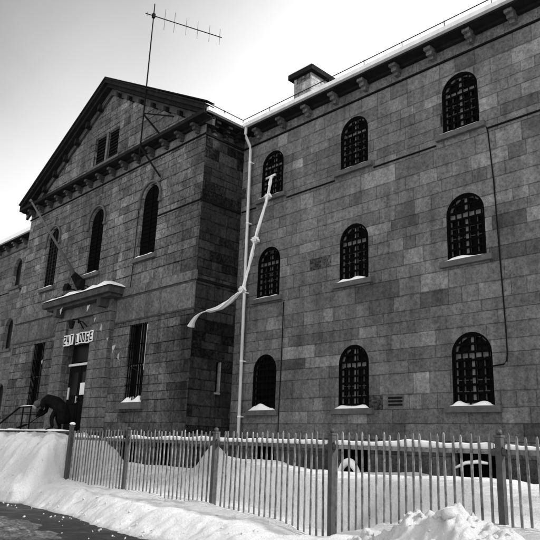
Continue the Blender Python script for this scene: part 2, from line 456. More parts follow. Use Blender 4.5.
prism(bm, [(XL-.5, -D+.46, 12.12), (XC, -D+.46, 16.78), (.5, -D+.46, 12.12)], [(XL-.5, 6, 12.12), (XC, 6, 16.78), (.5, 6, 12.12)])
obj('roof', bm, M['rake'], bld)
bm = B(); prism(bm, [(XL-.63, -D-.60, 12.31), (XC, -D-.60, 16.97), (XC, -D-.60, 17.01), (XL-.67, -D-.60, 12.34)], [(XL-.63, -D-.2, 12.31), (XC, -D-.2, 16.97), (XC, -D-.2, 17.01), (XL-.67, -D-.2, 12.34)])
prism(bm, [(.63, -D-.60, 12.31), (XC, -D-.60, 16.97), (XC, -D-.60, 17.01), (.67, -D-.60, 12.34)], [(.63, -D-.2, 12.31), (XC, -D-.2, 16.97), (XC, -D-.2, 17.01), (.67, -D-.2, 12.34)])
obj('roof_edge', bm, M['rake'], bld)
# chimney
bm = B(); box(bm, 1.62, 2.58, 1.18, 2.42, 12.3, 14.55); ch = obj('chimney', bm, M['chim'], bld)
bm = B(); box(bm, 1.42, 2.78, 1.0, 2.6, 14.553, 14.78); obj('chimney_cap', bm, M['rake'], ch, bevel=.02)
bm = B(); box(bm, 1.46, 2.74, 1.04, 2.56, 14.783, 14.86); obj('cap_snow', bm, M['puresnow'], ch, bevel=.03)

# ---- windows
def snow_sill(x0, x1, y0, y1, z, h=.10, seed=0., tilt=0.):
    bm = B(); nx, ny = 18, 5; g = {}
    for i in range(nx+1):
        for j in range(ny+1):
            x = x0+(x1-x0)*i/nx; y = y0+(y1-y0)*j/ny
            e = min(1, min(i, nx-i)/2.5)*min(1, (j+.25)/1.8)
            t = h*(.55+.75*noise.noise(Vector((x*2.1+seed, y*3, seed)))+tilt*(.5-i/nx)+.25*j/ny)
            g[i, j] = bm.verts.new((x, y+.02*noise.noise(Vector((x*4, seed, 2))), z+max(.015, t)*e))
    for i in range(nx):
        for j in range(ny): bm.faces.new((g[i, j], g[i+1, j], g[i+1, j+1], g[i, j+1]))
    ring = [g[i, 0] for i in range(nx+1)]
    low = [bm.verts.new((v.co.x, v.co.y, z-.005)) for v in ring]
    for i in range(nx): bm.faces.new((low[i], low[i+1], ring[i+1], ring[i]))
    return bm

def arched_window(c, z0, z1, y, hw, bars=True, frame=True, snow=.09, seed=0., sill_w=.28, sill_h=.17, gd=.22, pane='glass'):
    sp = z1-hw
    b = slab_with_holes(arch(c, hw+.02, z0-.02, sp), [], y+gd, y+gd+.02)
    w = obj('window', b, M[pane], bld)
    if frame:
        fy0, fy1 = y+.13, y+.19
        t = .06
        fr = slab_with_holes(arch(c, hw-.002, z0+.002, sp), [arch(c, hw-.10, z0+.10, sp)], fy0, fy1)
        box(fr, c-t, c+t, fy0+.003, fy1-.003, z0+.09, z1-.10)
        box(fr, c-hw+.09, c+hw-.09, fy0+.006, fy1-.006, sp-.08, sp+.05)
        obj('window_frame', fr, M['frame'], w)
        gb = B()
        for xx in (-.5, .5):
            box(gb, c+xx*hw-.016, c+xx*hw+.016, fy0+.02, fy1-.01, z0+.1, sp-.085)
        for i in range(1, 4):
            zz = z0+.1+(sp-.18-z0)*i/4
            for a_, b_ in ((c-hw+.10, c-t-.002), (c+t+.002, c+hw-.10)): box(gb, a_, b_, fy0+.022, fy1-.012, zz-.014, zz+.014)
        obj('glazing_bars', gb, M['sill'], w)
    if bars:
        bb = B(); by = y+.035
        n = 6
        for i in range(n):
            xx = c-hw+(2*hw)*(i+.5)/n; top = sp+math.sqrt(max(0, hw*hw-(xx-c)**2))
            tube(bb, [(xx, by, z0), (xx, by, top)], .023, 6)
        m = 9
        for i in range(m):
            zz = z0+(z1-z0)*(i+.55)/m
            half = hw if zz < sp else math.sqrt(max(.0, hw*hw-(zz-sp)**2))
            box(bb, c-half, c+half, by-.015, by+.025, zz-.032, zz+.032)
        ring_ = slab_with_holes(arch(c, hw-.001, z0+.001, sp), [arch(c, hw-.055, z0+.05, sp)], y+.012, y+.10)  # black ring added to hide the lit reveal at the opening's edge
        obj('dark_edge_ring', ring_, M['bar'], w)
        obj('window_bars', bb, M['bar'], w)
    sb = B(); box(sb, c-hw-.20, c+hw+.20, y-.13, y+.02, z0-sill_h, z0-.003)
    box(sb, c-hw+.003, c+hw-.003, y+.022, y+.21, z0-.10, z0+.004)
    obj('window_sill', sb, M['sill'], w, bevel=.012)
    if snow: obj('sill_snow', snow_sill(c-hw-.04, c+hw+.0, y-.12, y+.10, z0+.004, snow, seed, .3), M['puresnow'], w, smooth=True)
    return w
sn = {(0, 0): .22, (1, 0): .14, (2, 0): .14, (1, 1): .13, (2, 1): .09, (0, 1): .07, (0, 2): .06, (1, 2): .06, (2, 2): .06}
for i, c in enumerate(COLS):
    for j, (z0, z1) in enumerate(ROWS):
        arched_window(c, z0, z1, 0, W2, frame=(i, j) != (0, 0), snow=sn.get((i, j), .08), seed=i*3.3+j*7.7)
for j, (z0, z1) in enumerate(ROWS):
    arched_window(WC, z0, z1, 0, W2, bars=False, frame=False, snow=0 if j else .1, seed=j)

def hood(c, hw, z1, y, w):
    b = B(); sp = z1-hw
    def ringp(r): return [(c+r*math.cos(a), sp+r*math.sin(a)) for a in [PI*(-.12)+PI*1.24*i/20 for i in range(21)]]
    o, n = ringp(hw+.17), ringp(hw+.10)
    fr = slab_with_holes(o+n[::-1], [], y-.10, y+.01)
    box(fr, c-hw-.27, c-hw-.09, y-.12, y+.01, sp-.33, sp-.22); box(fr, c+hw+.09, c+hw+.27, y-.12, y+.01, sp-.33, sp-.22)
    obj('hood_mould', fr, M['sill'], w)
    kb = B(); prism(kb, [(c-.07, y-.10, z1+.21), (c+.07, y-.10, z1+.21), (c+.10, y-.10, z1+.62), (c-.10, y-.10, z1+.62)], [(c-.07, y+.01, z1+.21), (c+.07, y+.01, z1+.21), (c+.10, y+.01, z1+.62), (c-.10, y+.01, z1+.62)])
    obj('keystone', kb, M['smooth'], w)
for i, (c, n) in enumerate(FX):
    w = arched_window(c, 7.0, 10.2, -D, .63, bars=False, frame=False, snow=.12, seed=20+i, sill_h=.18, gd=.10, pane='dark')
    hood(c, .63, 10.2, -D, w)
    lb = B()
    for q in range(14):
        zz = 7.12+q*.19; box(lb, c-.6, c+.6, -D+.07, -D+.095, zz, zz+.02)
    box(lb, c-.03, c+.03, -D+.06, -D+.095, 7.0, 10.1)
    if n == 'l':
        for q in (-.3, .3): box(lb, c+q-.02, c+q+.02, -D+.07, -D+.095, 7.0, 9.9)
    obj('louvre', lb, M['louvre'] if n == 'l' else M['dark'], w)
# tall square-headed windows of the ground floor
for i, c in enumerate((-3.56, -12.43)):
    b = B(); box(b, c-.66, c+.66, -D+.26, -D+.28, 1.04, 4.2); w = obj('window', b, M['glass'], bld)
    bb = B()
    for q in range(8):
        xx = c-.64+1.28*(q+.5)/8; tube(bb, [(xx, -D+.05, 1.06), (xx, -D+.05, 4.18)], .024, 6)
    for zz in (1.75, 2.55, 3.35): box(bb, c-.64, c+.64, -D+.035, -D+.065, zz-.02, zz+.02)
    obj('window_bars', bb, M['bar'], w)
    fr = B()
    for q in (-.02, .16, .36, .5): box(fr, c+q, c+q+.035, -D+.17, -D+.21, 1.06, 4.18)  # pale upright strips stand in for sky reflected between the bars
    box(fr, c-.63, c+.63, -D+.18, -D+.2, 2.5, 2.6)
    obj('window_frame', fr, M['frame'], w)
    if i == 0:
        st = B(); box(st, c+.56, c+.625, -D+.03, -D+.12, 2.3, 4.1); obj('white_side_strip', st, M['gutter'], w)
    sb = B(); box(sb, c-.86, c+.86, -D-.14, -D+.02, .80, 1.057); obj('window_sill', sb, M['sill'], w, bevel=.012)
    obj('sill_snow', snow_sill(c-.62, c+.62, -D-.11, -D+.2, 1.06, .24 if i == 0 else .10, 31+i, .1), M['puresnow'], w, smooth=True)
# pediment window
b = B(); box(b, -9.17, -6.85, -D+.15, -D+.17, 12.6, 14.25); w = obj('window', b, M['dark'], bld)
fr = B(); box(fr, -8.10, -7.92, -D+.02, -D+.14, 12.612, 14.228); obj('window_frame', fr, M['smooth'], w)
fr = B()
for q in range(9):
    zz = 12.7+q*.17
    box(fr, -9.1, -8.2, -D+.10, -D+.13, zz, zz+.02); box(fr, -7.82, -6.92, -D+.1, -D+.13, zz, zz+.02)
obj('louvre', fr, M['louvre'], w)
sb = B(); box(sb, -9.45, -6.57, -D-.12, -D+.05, 12.42, 12.607); obj('window_sill', sb, M['sill'], w, bevel=.012)
# slit in the return wall
b = B(); box(b, -.36, -.35, -.80, -.58, 1.42, 2.55); w = obj('window', b, M['glass'], bld)
fr = B(); box(fr, -.12, .02, -.63, -.585, 1.43, 2.54); box(fr, -.1, .05, -.84, -.585, 1.36, 1.427); obj('window_frame', fr, M['frame'], w)
# basement windows
for i, c in enumerate(COLS):
    b = B(); box(b, c-.7, c+.7, .35, .37, -1.42, -.3); w = obj('basement_window', b, M['dark'], bld)
    bb = B()
    for q in range(6): tube(bb, [(c-.56+q*.224, .12, -1.4), (c-.56+q*.224, .12, -.32)], .018, 5)
    obj('window_bars', bb, M['bar'], w)
    if i == 1:
        s = B(); pts = [(c-.5+.85*(a/8), -.12, -1.18+.42*math.sin(PI*a/8)) for a in range(9)]; tube(s, pts, [.05, .08, .1, .11, .12, .12, .11, .09, .06], 8); obj('snow_lump', s, M['puresnow'], w, smooth=True)
    if i == 2:
        s = B(); tube(s, [(c-.62, .0, -.78), (c-.3, .0, -.64), (c+.05, .0, -.60), (c+.32, .0, -.63)], [.03, .045, .05, .03], 8); obj('snow_lump', s, M['puresnow'], w, smooth=True)
for a, bb_, z in ((-4.3, -2.9, -.2), (-1.9, -.7, -.35)):
    b = B(); box(b, a-.02, bb_+.02, -D+.35, -D+.37, -1.52, z+.02); w = obj('basement_window', b, M['dark'], bld)
    bb = B()
    for q in range(5):
        xx = a+(bb_-a)*(q+.5)/5; tube(bb, [(xx, -D+.1, -1.5), (xx, -D+.1, z)], .018, 5)
    obj('window_bars', bb, M['bar'], w)

# ---- portal
z = -.3; yo = -D-.24
k = 0
jamb = {-10.36: B(), -6.96: B()}
while z < 4.9:
    h = .40
    for (a, b_) in ((-10.36, -9.34), (-6.96, -5.46)):
        e = .0 if k % 2 else .05
        if z < 2.8 or k % 1 == 0:
            box(jamb[a], a, b_, yo, -D+.004, z+.010, min(z+h-.010, 4.9))
    z += h; k += 1
for b in jamb.values(): obj('banded_pilaster', b, M['portal'], bld, bevel=.025)
pieces('portal_frieze', [(-9.33, -6.97, -D-.12, -D+.004, 3.79, 4.9), (-10.36, -5.46, -D-.22, -D+.004, 5.004, 5.44)], M['portal'], .015)
pieces('portal_moulding', [(-10.40, -5.42, -D-.30, -D+.004, 4.905, 5.0)], M['portal'], .015)
for xx in (-9.9, -5.9):
    b = B(); box(b, xx-.16, xx+.16, -D-.62, -D-.22, 5.1, 5.44); obj('bracket', b, M['cornice'], bld, bevel=.03)
bm = B(); box(bm, -10.8, -5.0, -D-.60, -D+.004, 5.444, 5.56); box(bm, -10.98, -4.86, -D-.80, -D+.004, 5.564, 5.78); box(bm, -10.93, -4.9, -D-.75, -D+.004, 5.784, 5.86)
can = obj('door_canopy', bm, M['cornice'], bld, bevel=.025)
b = snow_sill(-10.98, -4.8, -D-.82, -D+.0, 5.865, .34, 4.4, -.6); obj('canopy_snow', b, M['puresnow'], can, smooth=True)
# double door
bm = B(); box(bm, -9.25, -7.01, -1.80, -1.74, -.2, 3.9)
dr = obj('door', bm, M['door'], bld)
for a, b_ in ((-9.22, -8.16), (-8.10, -7.03)):
    lf = B(); box(lf, a, b_, -1.87, -1.805, -.15, 2.74)
    for z0, z1 in ((.05, .95), (1.1, 1.35)): box(lf, a+.14, b_-.14, -1.89, -1.872, z0, z1)
    obj('door_leaf', lf, M['door'], dr, bevel=.01)
    gl = B(); box(gl, a+.16, b_-.16, -1.885, -1.872, 1.5, 2.5); obj('door_glass', gl, M['glass'], dr)
tb = B(); box(tb, -9.24, -7.02, -1.95, -1.81, 2.80, 2.90); obj('transom_bar', tb, M['pipe'], dr, bevel=.01)
tw = B(); box(tw, -8.9, -7.3, -1.83, -1.805, 2.98, 3.7); obj('transom_glass', tw, M['glass'], dr)
nb = B(); box(nb, -8.02, -7.62, -1.91, -1.888, 1.50, 2.02); obj('paper_notice', nb, M['paper'], dr)
hb = B(); tube(hb, [(-8.22, -1.94, 1.15), (-8.22, -1.94, 1.45)], .03, 6); tube(hb, [(-8.22, -1.86, 1.2), (-8.22, -1.94, 1.2)], .018, 6); tube(hb, [(-8.22, -1.86, 1.4), (-8.22, -1.94, 1.4)], .018, 6)
obj('door_handle', hb, M['pipe'], dr)
rb = B(); box(rb, -9.12, -8.98, -1.92, -1.89, 1.32, 1.85); obj('push_plate', rb, M['pipe'], dr, bevel=.008)

bm = B(); box(bm, 7.05, 7.62, -.006, .004, .82, 1.16); vg = obj('vent_grille', bm, M['sill'], bld)
for q in range(3): 
    b = B(); box(b, 7.08, 7.58, -.012, -.007, .86+q*.10, .92+q*.10); obj('vent_slot', b, M['iron'], vg)
# downpipe in the corner
bm = B()
tube(bm, [(.74, -.61, 12.0), (.74, -.61, 11.66), (.72, -.57, 11.54), (.60, -.24, 11.30), (.585, -.17, 11.16), (.62, -.16, 6), (.70, -.16, -1.2)], .062, 12)
dp = obj('downpipe', bm, M['pipe'], bld, smooth=True)
for zz in (10.6, 8.0, 5.2, 2.6, .6):
    cb = B(); xx = .56+.12*(11.18-zz)/12.4; tube(cb, [(xx+.02, -.16, zz-.03), (xx+.02, -.16, zz+.03)], .076, 12); box(cb, xx-.05, xx+.09, -.10, .0, zz-.02, zz+.02)
    obj('pipe_clamp', cb, M['gutter'], dp)
# thin conduit that runs down from the string course
bm = B()
tube(bm, [(10.63, -.06, 8.66), (10.66, -.04, 8.5), (10.74, -.035, 6.99), (10.79, -.035, 4.65), (10.83, -.035, 2.7), (10.83, -.035, 2.1), (10.80, -.035, 1.93), (10.72, -.035, 1.85), (10.42, -.035, 1.82)], .019, 8)
obj('cable_conduit', bm, M['iron'], bld, smooth=True)
bm = B(); tube(bm, [(2.62, -.03, 4.6), (2.60, -.03, 2.3), (2.56, -.03, 1.0), (2.55, -.03, -.2)], .016, 6); obj('cable_conduit', bm, M['iron'], bld)
bm = B(); tube(bm, [(-4.40, -D-.02, 9.2), (-4.42, -D-.02, 6.9), (-4.46, -D-.02, 5.82)], .014, 6)
obj('cable_conduit', bm, M['iron'], bld)

# ------------------------------------------------------------------ things on the front
# antenna
ax, ay = -3.82, -2.62
an = thing('rooftop_antenna', (ax, ay, 11.9), 'tall thin mast with a yagi aerial, standing against the gable', 'antenna')
bm = B(); tube(bm, [(ax, ay, 11.2), (ax, ay, 15), (ax, ay, 19.08)], [.035, .032, .024], 8); obj('mast', bm, M['iron'], an)
bd = Vector((.32, .947, 0)); b0 = Vector((ax, ay, 18.44))
bm = B(); tube(bm, [b0-bd*.38, b0+bd*3.36], .022, 6); box(bm, ax-.06, ax+.06, ay-.06, ay+.06, 18.33, 18.55); obj('boom', bm, M['iron'], an)
for L, h in ((-.3, .10), (.53, .56), (1.0, .55), (1.57, .47), (2.13, .46), (2.72, .45), (3.25, .44)):
    c = b0+bd*L; bm = B(); tube(bm, [c-Vector((0, 0, h)), c+Vector((0, 0, h))], .011, 5); obj('element', bm, M['alu'], an)
for pts, r in (([(ax, ay, 13.45), (-2.35, -D-.02, 13.0)], .03), ([(ax, ay, 13.4), (-2.95, -D-.02, 12.15)], .05), ([(ax, ay, 11.85), (-2.95, -D-.05, 10.4)], .045)):
    bm = B(); tube(bm, pts, r, 6); obj('brace', bm, M['iron'], an)

# flagpole over the canopy
fp = thing('flagpole', (-8.6, -2.2, 6.2), 'bare flagpole slanting out over the snowy door canopy', 'flagpole')
p0 = Vector((-8.6, -2.05, 6.45)); p1 = Vector((-8.6, -5.05, 9.85))
bm = B(); tube(bm, [p0, p0.lerp(p1, .5), p1], [.075, .06, .04], 8); obj('pole', bm, M['pole'], fp, smooth=True)
bm = B(); blob(bm, p1, .07, 2, amp=0); obj('finial', bm, M['pole'], fp, smooth=True)
bm = B(); prism(bm, [(-8.72, -2.02, 6.0), (-8.72, -2.02, 6.75), (-8.72, -2.55, 7.05), (-8.72, -2.65, 6.85)], [(-8.48, -2.02, 6.0), (-8.48, -2.02, 6.75), (-8.48, -2.55, 7.05), (-8.48, -2.65, 6.85)]); obj('pole_socket', bm, M['iron'], fp)
# floodlights behind the pole
for i, (x, z, lab) in enumerate(((-9.3, 6.42, 'small dark floodlight left of the flagpole foot, above the canopy'), (-8.05, 6.4, 'small dark floodlight right of the flagpole foot, above the canopy'))):
    t = thing('floodlight', (x, -2.2, z-.3), lab, 'floodlight', 'floodlights above the door canopy')
    bm = B(); prism(bm, [(x-.2, -2.62, z-.12), (x+.2, -2.62, z-.12), (x+.2, -2.55, z+.22), (x-.2, -2.55, z+.22)], [(x-.10, -2.35, z-.08), (x+.10, -2.35, z-.08), (x+.10, -2.32, z+.10), (x-.10, -2.32, z+.10)]); obj('lamp_head', bm, M['iron'], t, bevel=.01)
    bm = B(); tube(bm, [(x, -2.3, z), (x, -2.1, z), (x, -2.02, z-.05)], .03, 6); obj('lamp_bracket', bm, M['iron'], t)
# lantern over the sign
t = thing('wall_lantern', (-7.75, -2.3, 4.5), 'black wall lantern on curled bracket above the door sign', 'lamp')
bm = B(); tube(bm, [(-7.75, -2.2, 4.35), (-7.75, -2.5, 4.75), (-7.75, -2.75, 4.72), (-7.75, -2.8, 4.6)], .03, 8); tube(bm, [(-8.15, -2.3, 4.7), (-7.9, -2.4, 4.62), (-7.75, -2.5, 4.7), (-7.5, -2.4, 4.62), (-7.3, -2.3, 4.42)], .03, 6); obj('lamp_bracket', bm, M['iron'], t)
bm = B(); prism(bm, [(-7.93+.36*a, -2.8+.16*b-.08, 4.62) for a, b in ((0, 0), (1, 0), (1, 1), (0, 1))], [(-7.85+.2*a, -2.76+.1*b-.08, 4.28) for a, b in ((0, 0), (1, 0), (1, 1), (0, 1))]); obj('lamp_shade', bm, M['iron'], t, bevel=.015)

# sign over the door: white cards with dark letters
sg = thing('door_sign', (-8.2, -2.4, 3.8), 'row of white letter cards reading 24T LODGE above the door', 'sign')
def glyph(ch, x, z, w, h, y, st):
    """strokes of a letter as boxes"""
    segs = {'2': ((0,1,1,1),(1,1,1,.5),(1,.5,0,.5),(0,.5,0,0),(0,0,1,0)), '4': ((0,1,0,.4),(0,.4,1,.4),(.75,1,.75,0)), 'T': ((0,1,1,1),(.5,1,.5,0)), 'L': ((0,1,0,0),(0,0,1,0)),
            'O': ((0,0,1,0),(1,0,1,1),(1,1,0,1),(0,1,0,0)), 'D': ((0,0,.8,0),(.8,0,1,.25),(1,.25,1,.75),(1,.75,.8,1),(.8,1,0,1),(0,1,0,0)), 'G': ((1,1,0,1),(0,1,0,0),(0,0,1,0),(1,0,1,.5),(1,.5,.5,.5)), 'E': ((1,1,0,1),(0,1,0,0),(0,0,1,0),(0,.5,.8,.5))}[ch]
    b = B()
    for i, (a, c, d, e) in enumerate(segs):
        p, q = Vector((x+a*w, 0, z+c*h)), Vector((x+d*w, 0, z+e*h)); dd = (q-p).normalized()*st; nn = Vector((-dd.z, 0, dd.x))
        r = [p-dd-nn, q+dd-nn, q+dd+nn, p-dd+nn]; yy = y-.001*i
        prism(b, [(v.x, yy-.008, v.z) for v in r], [(v.x, yy, v.z) for v in r])
    return b
xs = -9.30
for ch in '24T LODGE':
    if ch == ' ': xs += .22; continue
    jz = random.uniform(-.03, .03); b = B(); box(b, xs, xs+.285, -D-.30, -D-.27, 3.70+jz, 4.19+jz); cd = obj('letter_card', b, M['paper'], sg)
    obj('letter', glyph(ch, xs+.075, 3.78+jz, .14, .33, -D-.304, .028), M['ink'], cd)
    xs += .305

# pennants
def bunting(pts, flags, lab, hang=.0):
    t = thing('pennant_bunting', pts[0], lab, 'bunting', 'strings of pennants over the entrance')
    bm = B(); tube(bm, smooth_path(pts, 5), .007, 5); obj('cord', bm, M['cord'], t)
    for (p, s, a) in flags:
        p = Vector(p); bm = B(); s *= .85; d = Vector((math.cos(a), -.2, math.sin(a)))*s; e = Vector((math.cos(a+2.1), .15, math.sin(a+2.1)))*s*.55; f = Vector((math.cos(a-2.1), .1, math.sin(a-2.1)))*s*.55
        n = Vector((0, .006, 0))
        prism(bm, [p+d-n, p+e-n, p+f-n], [p+d+n, p+e+n, p+f+n]); obj('pennant', bm, M['pennant'], t)
y = -2.8
bunting([(-7.9, -3, 5.85), (-6.43, y, 5.17), (-5.75, y, 4.46), (-5.23, y, 4.09), (-4.55, y, 3.45), (-3.59, y, 2.73), (-3.1, -2.1, 2.2)],
        [((-6.43, y, 5.1), .28, -1.5), ((-5.75, y, 4.46), .22, .4), ((-5.15, y, 4.0), .26, 1.1), ((-4.55, y, 3.5), .2, .5), ((-4.0, y, 3.15), .30, -1.5), ((-3.59, y, 2.73), .25, .9)], 'string of pale pennants slanting down right of the door')
bunting([(-9.0, -3, 5.85), (-8.96, y, 5.28), (-9.3, y, 4.4), (-10.21, y, 3.03), (-10.6, -2.3, 2.4)],
        [((-8.96, y, 5.28), .3, -1.2), ((-10.21, y, 3.03), .22, -1.)], 'string of pale pennants dropping down left of the door')

# bedsheet rope
R_ = [(1.72, -.02, 9.71), (1.80, -.15, 9.45), (1.97, -.40, 8.76), (1.9, -.5, 8.2), (1.69, -.70, 6.95), (1.74, -.95, 6.0), (1.72, -1.20, 5.01), (1.62, -1.40, 4.72), (1.26, -1.62, 4.36), (.98, -1.85, 4.20), (.74, -2.02, 4.14)]
t = thing('bedsheet_rope', (1.72, -.02, 9.71), 'white rope of knotted bedsheets hanging from the barred top window', 'sheet rope')
path = smooth_path(R_, 9)
n = len(path); rad = []
for i, p in enumerate(path):
    s = i/(n-1); w_ = .058+.018*noise.noise(p*2.3)
    if s > .62: w_ = .07+.10*math.sin(PI*min(1, (s-.62)/.38))**.8
    rad.append(w_)
bm = B(); tube(bm, path, rad, 28, fold=.28, flat=[.75 if i/(n-1) < .62 else .4 for i in range(n)])
for v in bm.verts: v.co += Vector((noise.noise(v.co*7), noise.noise(v.co*7+Vector((5, 0, 0))), noise.noise(v.co*5+Vector((0, 9, 0)))))*.016
sh = obj('sheet', bm, M['cloth'], t, smooth=True)
for i, (p, r) in enumerate((((1.95, -.40, 8.70), .13), ((1.69, -.70, 6.95), .15), ((1.70, -1.22, 4.95), .13))):
    bm = B(); blob(bm, p, r, 4, (1, .9, .8), .55, 2.6)
    tube(bm, [Vector(p), Vector(p)+Vector((.16, -.05, .04)), Vector(p)+Vector((.26, -.04, -.10))], [.06, .05, .03], 6)
    obj('knot', bm, M['cloth'], t, smooth=True)
bm = B(); tube(bm, [(1.45, -.03, 9.70), (1.95, -.03, 9.74)], .045, 8); tube(bm, [(1.72, -.05, 9.72), (1.72, .14, 9.70)], .06, 8); obj('knot', bm, M['cloth'], t, smooth=True)
tail = smooth_path([(.74, -2.02, 4.14), (.60, -2.12, 4.08), (.42, -2.16, 3.98), (.22, -2.18, 3.80), (.10, -2.18, 3.62)], 5)
bm = B(); m = len(tail); tube(bm, tail, [.045+.15*max(0, i/(m-1)-.35) for i in range(m)], 28, flat=.35, fold=.25); obj('sheet_tail', bm, M['cloth'], t, smooth=True)

# ------------------------------------------------------------------ landing, rail, person
YF = -3.35
lt = thing('entrance_landing', (-9.5, -3, BASE), 'dark stone landing with a snowy edge before the entrance door', 'landing')
bm = B(); box(bm, -14.0, -5.4, YF, -D-.066, BASE, -.19); box(bm, -14.05, -5.35, YF-.05, -D-.066, -.186, -.10)
for k in range(6): box(bm, -14.05-.32*(k+1)+.002, -14.05-.32*k, YF, -D-.07, BASE, -.10-.17*(k+1))
obj('landing_slab', bm, M['plinth'], lt, bevel=.01)
obj('edge_snow', snow_sill(-14.0, -5.4, YF-.06, YF+.22, -.10, .08, 9.1), M['puresnow'], lt, smooth=True)
hr = thing('handrail', (-10.6, YF+.1, -.1), 'black iron handrail sloping down at the left end of the landing', 'railing')
bm = B(); tube(bm, [(-9.75, YF+.15, .93), (-10.95, YF+.15, .94), (-13.2, YF+.15, .12), (-15.4, YF+.15, -.9)], .04, 8); obj('rail', bm, M['iron'], hr)
for x, z in ((-10.6, .93), (-9.8, .9), (-13.0, .15)):
    bm = B(); tube(bm, [(x, YF+.15, -.13), (x, YF+.15, z)], .035, 8); obj('post', bm, M['iron'], hr)
obj('rail_snow', snow_sill(-10.95, -9.75, YF+.11, YF+.19, .965, .05, 2.), M['puresnow'], hr, smooth=True)

# person bent forward, head down, at the landing's edge
def skin_body(name, verts, edges, root, mat, parent, sub=2):
    me = bpy.data.meshes.new(name); me.from_pydata([v[:3] for v in verts], edges, [])
    o = bpy.data.objects.new(name, me); COL.objects.link(o)
    sk = o.modifiers.new('s', 'SKIN'); sk.use_smooth_shade = True
    for i, v in enumerate(verts):
        d = me.skin_vertices[0].data[i]; d.radius = (v[3], v[4] if len(v) > 4 else v[3]); d.use_root = (i == root)
    o.modifiers.new('u', 'SUBSURF').levels = sub
    dg = bpy.context.evaluated_depsgraph_get(); me2 = bpy.data.meshes.new_from_object(o.evaluated_get(dg))
    bpy.data.objects.remove(o); b = B(); b.from_mesh(me2); bpy.data.meshes.remove(me2)
    return b
pp = Vector((-7.72, -3.0, -.10)); PS = 1.10
fd = Vector((-.72, -.69, 0)).normalized(); sd = Vector((-fd.y, fd.x, 0)); zz_ = Vector((0, 0, 1))
def L(f, s, z): return tuple(pp+(fd*f+sd*s+zz_*z)*PS)
pe = thing('person', tuple(pp), 'person in a black coat and grey knit hat bending forward on the landing', 'person')
V = []; E_ = []
def add(p, r, r2=None):
    V.append(tuple(p)+((r,) if r2 is None else (r, r2))); return len(V)-1
pel = add(L(-.05, 0, .93), .17); sp1 = add(L(.18, 0, 1.08), .17); sp2 = add(L(.44, 0, 1.10), .18); nk = add(L(.60, 0, 1.03), .075); hd = add(L(.74, 0, .95), .10); hd2 = add(L(.84, 0, .86), .085)
E_ += [(pel, sp1), (sp1, sp2), (sp2, nk), (nk, hd), (hd, hd2)]
for s in (-1, 1):
    hp = add(L(-.05, s*.11, .86), .13); kn = add(L(.06+.06*s, s*.15, .48), .10); ank = add(L(-.06+.10*s, s*.16, .10), .075); toe = add(L(.14+.10*s, s*.17, .05), .05)
    E_ += [(pel, hp), (hp, kn), (kn, ank), (ank, toe)]
    shd = add(L(.46, s*.19, 1.05), .085); el = add(L(.50, s*.24, .76), .062); wr = add(L(.68, s*.12, .56), .045); ha = add(L(.74, s*.08, .50), .045)
    E_ += [(sp2, shd), (shd, el), (el, wr), (wr, ha)]
b = skin_body('body', V, E_, pel, M['coat'], pe)
body = obj('body', b, M['coat'], pe, smooth=True)
bm = B(); blob(bm, L(.79, 0, .99), .165, 3, (1.05, .92, .9), .12); obj('hat', bm, M['hat'], pe, smooth=True)
bm = B(); tube(bm, [L(-.34, 0, .30), L(-.30, 0, .55), L(-.19, 0, .82), L(.1, 0, 1.06), L(.42, 0, 1.13), L(.58, 0, 1.05)], [.25, .28, .29, .27, .26, .16], 30, fold=.07); obj('coat', bm, M['coat'], pe, smooth=True)
bm = B(); blob(bm, L(.855, 0, .885), .105, 3, (.9, .85, 1.1), .04); blob(bm, L(.95, 0, .86), .025, 2, (1, .8, 1)); obj('face', bm, M['skin'], pe, smooth=True)
for s in (-1, 1):
    bm = B(); tube(bm, [L(-.13+.10*s, s*.16, .03), L(.02+.10*s, s*.165, .05), L(.17+.10*s, s*.17, .035)], [.055, .065, .05], 10); obj('boot', bm, M['iron'], pe, smooth=True)
    bm = B(); a0 = Vector(L(.46, s*.20, 1.07)); tube(bm, [a0, L(.49, s*.255, .90), L(.505, s*.245, .75), L(.60, s*.18, .645), L(.665, s*.13, .575)], [.115, .105, .09, .085, .07], 18, fold=.10); obj('sleeve', bm, M['coat'], pe, smooth=True)
bm = B(); tube(bm, [L(.64, 0, 1.02), L(.71, 0, .98)], [.125, .12], 16, fold=.12); obj('scarf', bm, M['hat'], pe, smooth=True)
for s in (-1, 1):
    for q in range(4):
        bm = B(); a0 = Vector(L(.74, s*.08, .50)); dr_ = (fd*.5-zz_*.85+sd*(q-1.5)*.16).normalized()
        tube(bm, [a0, a0+dr_*.05, a0+dr_*.08-fd*.02], [.013, .012, .009], 6); obj('finger', bm, M['skin'], pe, smooth=True)
    bm = B(); tube(bm, [Vector(L(.72, s*.06, .52)), Vector(L(.77, s*.02, .50)), Vector(L(.79, 0, .47))], [.015, .014, .011], 6); obj('thumb', bm, M['skin'], pe, smooth=True)
shv = thing('snow_shovel', L(1.2, 0, .0), 'dark shovel held down by the bending person', 'shovel')
bm = B(); tube(bm, [L(.40, 0, .72), L(1.12, 0, .16)], .018, 8); obj('shaft', bm, M['iron'], shv)
bm = B(); a, b2 = Vector(L(1.10, 0, .20)), Vector(L(1.42, 0, .06))
prism(bm, [a-sd*.18, a+sd*.18, b2+sd*.20, b2-sd*.20], [a-sd*.18+zz_*.02, a+sd*.18+zz_*.02, b2+sd*.20+zz_*.02, b2-sd*.20+zz_*.02]); obj('blade', bm, M['iron'], shv)

